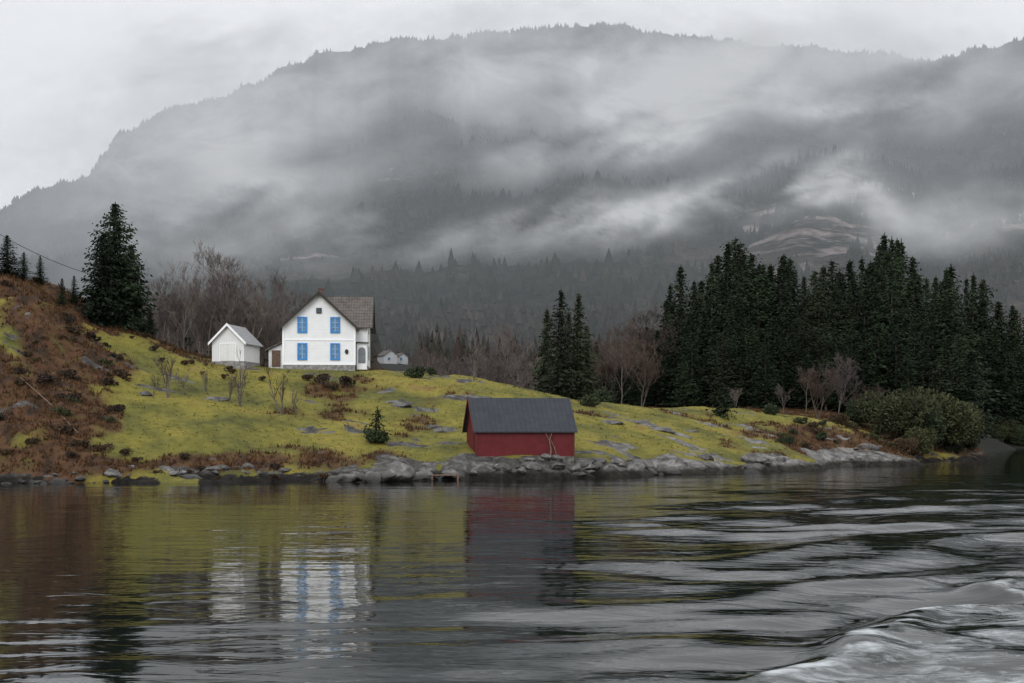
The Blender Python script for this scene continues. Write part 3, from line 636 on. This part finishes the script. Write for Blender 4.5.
trim=simple('white_trim',(0.78,0.80,0.82),0.05,2,0.6); blue=simple('blue_paint',(0.025,0.20,0.52),0.15,2,0.5); bluep=simple('pale_blue_paint',(0.2,0.42,0.68),0.1,2,0.5)
redt=simple('dark_red_trim',(0.075,0.013,0.013),0.2,2,0.7); stone=simple('foundation_stone',(0.20,0.195,0.19),0.5,3,0.9,bstr=0.8); stoned=simple('dark_foundation_stone',(0.10,0.095,0.09),0.7,2.5,0.9,bstr=0.9)
dark=simple('dark_trim',(0.03,0.026,0.024),0.2,2,0.7); brick=simple('chimney_brick',(0.10,0.065,0.055),0.3,6,0.9); wood=simple('weathered_wood',(0.12,0.08,0.06),0.35,5,0.9)
m,nt,bs=newmat('window_glass'); bs.inputs['Roughness'].default_value=0.12; bs.inputs['Specular IOR Level'].default_value=0.8
n_=noise(nt,1.5,2); r=ramp(nt,[(0.3,(0.03,0.09,0.18)),(0.7,(0.09,0.20,0.34))],n_.outputs[0]); nt.links.new(r.outputs[0],bs.inputs['Base Color']); glass=m
dglass=simple('dark_window_glass',(0.10,0.115,0.13),0.3,3,0.15,spec=0.7)
def tiles(name,c,lo,sx=0.3,sy=0.35,ct=0.55):
    m,nt,bs=newmat(name); tc=N(nt,'ShaderNodeTexCoord')
    n=noise(nt,1.3,7,tc.outputs['Object'],0.8); r=ramp(nt,[(0.32,lo),(0.68,c)],n.outputs[0])
    s=N(nt,'ShaderNodeSeparateXYZ'); nt.links.new(tc.outputs['Object'],s.inputs[0])
    outs=r.outputs[0]
    for so,spn in ((s.outputs[0],sx),(s.outputs[2],sy)):
        if spn is None: continue
        d=N(nt,'ShaderNodeMath',operation='DIVIDE'); nt.links.new(so,d.inputs[0]); d.inputs[1].default_value=spn
        fr=N(nt,'ShaderNodeMath',operation='FRACT'); nt.links.new(d.outputs[0],fr.inputs[0]); q=ramp(nt,[(0,(ct,)*3),(0.25,(1,1,1)),(0.9,(1,)*3),(1,(ct,)*3)],fr.outputs[0]); outs=mixc(nt,1.0,outs,q.outputs[0],'MULTIPLY')
    nt.links.new(outs,bs.inputs['Base Color']); bs.inputs['Roughness'].default_value=0.8; bs.inputs['Specular IOR Level'].default_value=0.2; bump(nt,n.outputs[0],bs,0.5,0.04); return m
slate=tiles('roof_slate',(0.15,0.132,0.12),(0.05,0.046,0.043)); metal=tiles('roof_sheet',(0.040,0.046,0.055),(0.026,0.030,0.037),0.42,None,0.8); pale=tiles('shed_roof',(0.30,0.30,0.31),(0.2,0.2,0.21),0.4,None,0.8)
def roof_gable(parent,name,mat,cx,hw,eave,ridge,a,b_,axis,ov=0.45,th=0.16):
    sl=(ridge-eave)/hw; e=hw+ov; ze=ridge-sl*e
    p=[(cx-e,ze),(cx,ridge),(cx+e,ze),(cx+e,ze+th),(cx,ridge+th*1.25),(cx-e,ze+th)]
    B=MB(); B.prism([p[0],p[1],p[4],p[5]],axis,a,b_); B.prism([p[1],p[2],p[3],p[4]],axis,a,b_)
    return B.mk(name,mat,parent)
def barge(parent,cx,hw,eave,ridge,t0,t1,axis,mat,ov=0.45):
    sl=(ridge-eave)/hw; e=hw+ov; ze=ridge-sl*e; B=MB()
    B.prism([(cx-e,ze-0.08),(cx,ridge-0.08),(cx,ridge+0.25),(cx-e,ze+0.22)],axis,t0,t1); B.prism([(cx,ridge-0.08),(cx+e,ze-0.08),(cx+e,ze+0.22),(cx,ridge+0.25)],axis,t0,t1)
    return B.mk('bargeboard',mat,parent)
def window(parent,cx,y,z0,wd,ht,cas=blue,rows_=3,c=0.12):
    win=MB().box(cx-wd/2,cx+wd/2,y-0.03,y+0.03,z0,z0+ht).mk('window',glass,parent)
    f=MB()
    f.box(cx-wd/2-c,cx-wd/2+0.03,y-0.09,y+0.01,z0-c,z0+ht+c); f.box(cx+wd/2-0.03,cx+wd/2+c,y-0.09,y+0.01,z0-c,z0+ht+c)
    f.box(cx-wd/2+0.03,cx+wd/2-0.03,y-0.085,y+0.01,z0+ht-0.03,z0+ht+c); f.box(cx-wd/2+0.03,cx+wd/2-0.03,y-0.1,y+0.01,z0-c,z0+0.03)
    f.mk('frame',cas,win)
    g=MB(); g.box(cx-0.04,cx+0.04,y-0.075,y-0.032,z0+0.03,z0+ht-0.03)
    for i in range(1,rows_): zz=z0+ht*i/rows_; g.box(cx-wd/2+0.03,cx-0.042,y-0.07,y-0.033,zz-0.025,zz+0.025); g.box(cx+0.042,cx+wd/2-0.03,y-0.07,y-0.033,zz-0.025,zz+0.025)
    g.mk('glazing_bar',bluep if cas is blue else cas,win)
    return win
hx,hy=pxy(319,139.5)
hb=CH+(HY-369)*139.5/F
house=tag(obj('white_house',None,loc=(hx,hy,hb),rot=(0,0,math.radians(4))),'white two-storey wooden house with blue windows on hilltop','house')
W=3.85; EV=4.65; RG=8.2; FD=0.45
MB().box(-W-0.05,W+0.05,-0.05,8.05,-2.5,FD).mk('foundation',stone,house)
MB().prism([(-W,FD),(W,FD),(W,EV),(0,RG),(-W,EV)],'y',0,8.0).mk('wall',white,house)
MB().box(W+0.052,5.25,1.35,8.65,-2.5,FD).mk('foundation',stone,house)
MB().prism([(1.4,FD),(8.6,FD),(8.6,EV+0.35),(5.0,RG-0.02),(1.4,EV+0.35)],'x',W+0.003,5.2).mk('wall',white,house)
roof=roof_gable(house,'roof',slate,0,W,EV,RG,-0.5,8.45,'y')
roof_gable(house,'roof',slate,5.0,3.6,EV+0.35,RG+0.02,0.6,5.75,'x',0.5)
barge(house,0,W,EV,RG,-0.56,-0.503,'y',dark)
barge(house,5.0,3.6,EV+0.35,RG+0.02,5.753,5.81,'x',dark,0.5)
ch=MB(); ch.box(-0.28,0.28,2.2,2.75,7.6,8.95); ch.box(-0.34,0.34,2.14,2.81,8.95,9.08); ch.mk('chimney',brick,roof)
for cx in (-1.8,1.75):
    window(house,cx,-0.02,1.1,0.82,1.6); window(house,cx,-0.02,4.05,0.82,1.5)
window(house,0,-0.02,6.15,0.42,0.42,dark,2,0.08)
B=MB()
for s_ in (-1,1): B.box(s_*W-0.11,s_*W+0.11,-0.07,0.1,FD,EV-0.05)
B.box(-W+0.11,W-0.11,-0.055,-0.003,FD,FD+0.18); B.box(-W+0.11,W-0.11,-0.05,-0.003,3.1,3.26); B.mk('corner_board',trim,house)
MB().box(4.05,5.15,0.85,1.398,0,2.9).mk('porch',white,house)
ar=[(4.2,0.7),(5.0,0.7)]+[(4.6+0.4*math.cos(a),2.05+0.4*math.sin(a)) for a in np.linspace(0,math.pi,8)]; MB().prism(ar,'y',0.80,0.86).mk('window',dglass,house)
MB().prism([(3.9,2.9),(5.35,2.9),(5.35,3.0),(3.9,3.05)],'y',0.6,1.397).mk('porch_roof',slate,house)
pl=[(3.0+0.2*math.cos(a),1.9+0.27*math.sin(a)) for a in np.linspace(0,6.283,13)[:-1]]; MB().prism(pl,'y',-0.09,-0.003).mk('wall_lamp',dark,house)
MB().box(5.195,5.26,3.8,4.8,1.2,2.7).mk('window',dglass,house); MB().box(5.195,5.26,3.8,4.8,4.1,5.5).mk('window',dglass,house)
MB().prism([(-5.6,-1.5),(-W-0.01,-1.5),(-W-0.01,2.95),(-5.6,2.1)],'y',1.4,5.4).mk('annex',whitev,house)
MB().prism([(-5.95,1.98),(-W-0.06,3.0),(-W-0.06,3.2),(-5.95,2.18)],'y',1.1,5.7).mk('annex_roof',slate,house)
MB().box(-5.25,-4.3,1.33,1.39,0.3,2.1).mk('door',wood,house)
sxp,syp=pxy(228,136); sz0=CH+(HY-363)*136/F
shed=tag(obj('white_shed',None,loc=(sxp,syp,sz0),rot=(0,0,math.radians(-10)),scale=(0.9,0.9,0.92)),'small white wooden shed with pale roof beside house','shed')
MB().box(-2.05,2.05,-0.05,5.05,-2.5,0.2).mk('foundation',stone,shed)
MB().prism([(-2.0,0.2),(2.0,0.2),(2.0,2.45),(0,4.35),(-2.0,2.45)],'y',0,5.0).mk('wall',whitev,shed)
roof_gable(shed,'roof',pale,0,2.0,2.45,4.35,-0.35,5.35,'y',0.35,0.12)
barge(shed,0,2.0,2.45,4.35,-0.4,-0.353,'y',trim,0.35)
B=MB(); B.box(-0.95,-0.01,-0.06,-0.003,0.25,2.2); B.box(0.01,0.95,-0.06,-0.003,0.25,2.2); B.mk('door',whitev,shed)
B=MB(); B.box(-1.07,-0.96,-0.08,-0.002,0.2,2.32); B.box(0.96,1.07,-0.08,-0.002,0.2,2.32); B.box(-0.96,0.96,-0.08,-0.002,2.21,2.32); B.mk('door_frame',trim,shed)
bx,by=pxy(476.5,106.5); bz=CH+(HY-458.5)*106.5/F
boat=tag(obj('red_boathouse',None,loc=(bx,by,bz),rot=(0,0,math.radians(11))),'dark red wooden boathouse with grey roof on shore rocks','boathouse')
L=8.3; WW=5.2
MB().box(-0.05,L+0.05,-0.05,WW+0.05,-2.0,0.16).mk('foundation',stoned,boat)
MB().prism([(0,0.16),(WW,0.16),(WW,2.4),(WW/2,5.0),(0,2.4)],'x',0,L).mk('wall',red,boat)
roof_gable(boat,'roof',metal,WW/2,WW/2,2.4,5.0,-0.3,L+0.3,'x',0.25,0.1)
barge(boat,WW/2,WW/2,2.4,5.0,-0.36,-0.303,'x',redt,0.25)
B=MB()
for xx in (0,L): B.box(xx-0.09,xx+0.09,-0.06,0.09,0.22,2.32)
B.box(0.09,L-0.09,-0.045,-0.003,2.15,2.3); B.mk('corner_board',redt,boat)
B=MB(); B.box(-0.06,-0.003,1.2,2.59,0.3,2.5); B.box(-0.06,-0.003,2.61,4.0,0.3,2.5); B.mk('door',red,boat)
MB_=MB(); MB_.tube([(0,-0.9,-0.5),(0.12,-0.55,0.8),(0.05,-0.25,1.5),(0.35,-0.12,2.25)],[0.07,0.06,0.05,0.035],6)
MB_.tube([(0.05,-0.25,1.5),(-0.2,-0.2,1.95),(-0.25,-0.15,2.3)],[0.045,0.035,0.025],5); MB_.tube([(0.75,-0.8,-0.5),(0.45,-0.45,0.9),(0.12,-0.3,1.6)],[0.05,0.045,0.03],5)
o=MB_.mk('branch_prop',wood)
p=Vector((6.1,0,0)); p.rotate(boat.rotation_euler); o.location=Vector((bx,by,bz))+p; o.rotation_euler=boat.rotation_euler; tag(o,'crooked bare branch leaning against the red wall','branch')
for px,D,w_,h_,lab in ((391,398,4.4,3.8,'distant white farmhouse in the hazy valley'),(403,404,3.4,3.0,'distant small white farm building in the valley')):
    x,y=pxy(px,D); z=H1(x,y); e=tag(obj('distant_house',None,loc=(x,y,z+0.3),rot=(0,0,0.5)),lab,'house')
    MB().prism([(-w_/2,-2),(w_/2,-2),(w_/2,h_*0.6),(0,h_),(-w_/2,h_*0.6)],'y',0,w_*1.3).mk('wall',greyw,e)
    roof_gable(e,'roof',slate,0,w_/2,h_*0.6,h_,-0.3,w_*1.3+0.3,'y',0.3)
    MB().box(-1.1,-0.3,-0.05,-0.003,0.7,1.6).mk('window',glass,e)
# ---------- lines, poles, planks ----------
def pole(px,D,topy):
    x,y=pxy(px,D); z=H1(x,y); zt=CH+(HY-topy)*D/F
    e=tag(obj('utility_pole',None,loc=(x,y,z)),'weathered wooden utility pole carrying one cable','pole')
    MB().tube([(0,0,-0.5),(0,0,zt-z)],[0.14,0.10],8).mk('post',wood,e); MB().box(-0.5,0.5,-0.05,0.05,zt-z-0.3,zt-z-0.18).mk('crossarm',wood,e)
    return Vector((x,y,zt))
pA=pole(104,140,278); pB=pole(-70,120,188)
B=MB(); pts=[]
for i in range(25):
    t=i/24; p=pB.lerp(pA,t); p.z-=1.1*4*t*(1-t); pts.append(p)
c=B.tube(pts,[0.03]*25,4).mk('power_cable',dark); tag(c,'thin black cable hanging between wooden poles','cable')
def gp(px,py,guess):
    for D in np.arange(95,135,0.25):
        x,y=pxy(px,D); z=CH+(HY-py)*D/F
        if H1(x,y)>=z: return Vector((x,y,z+0.25))
    return Vector(P(px,py,guess))
a=gp(20,380,112); b_=gp(78,436,104); o=MB().tube([a,(a+b_)/2+Vector((0,0,0.2)),b_],[0.05,0.05,0.05],5).mk('wooden_rail',wood); tag(o,'thin grey wooden rail lying down the slope','rail')
x,y=pxy(445,shoreD(445)-1.2); B=MB()
for i in range(4): B.box(-1.3,1.3,i*0.24,i*0.24+0.2,0,0.06)
B.box(-1.1,-0.95,0,0.92,-0.4,-0.003); B.box(0.95,1.1,0,0.92,-0.4,-0.003)
o=B.mk('landing_stage',wood); o.location=(x,y,0.38); o.rotation_euler=(0,0,0.1); tag(o,'small weathered plank landing stage at the water edge','landing stage')
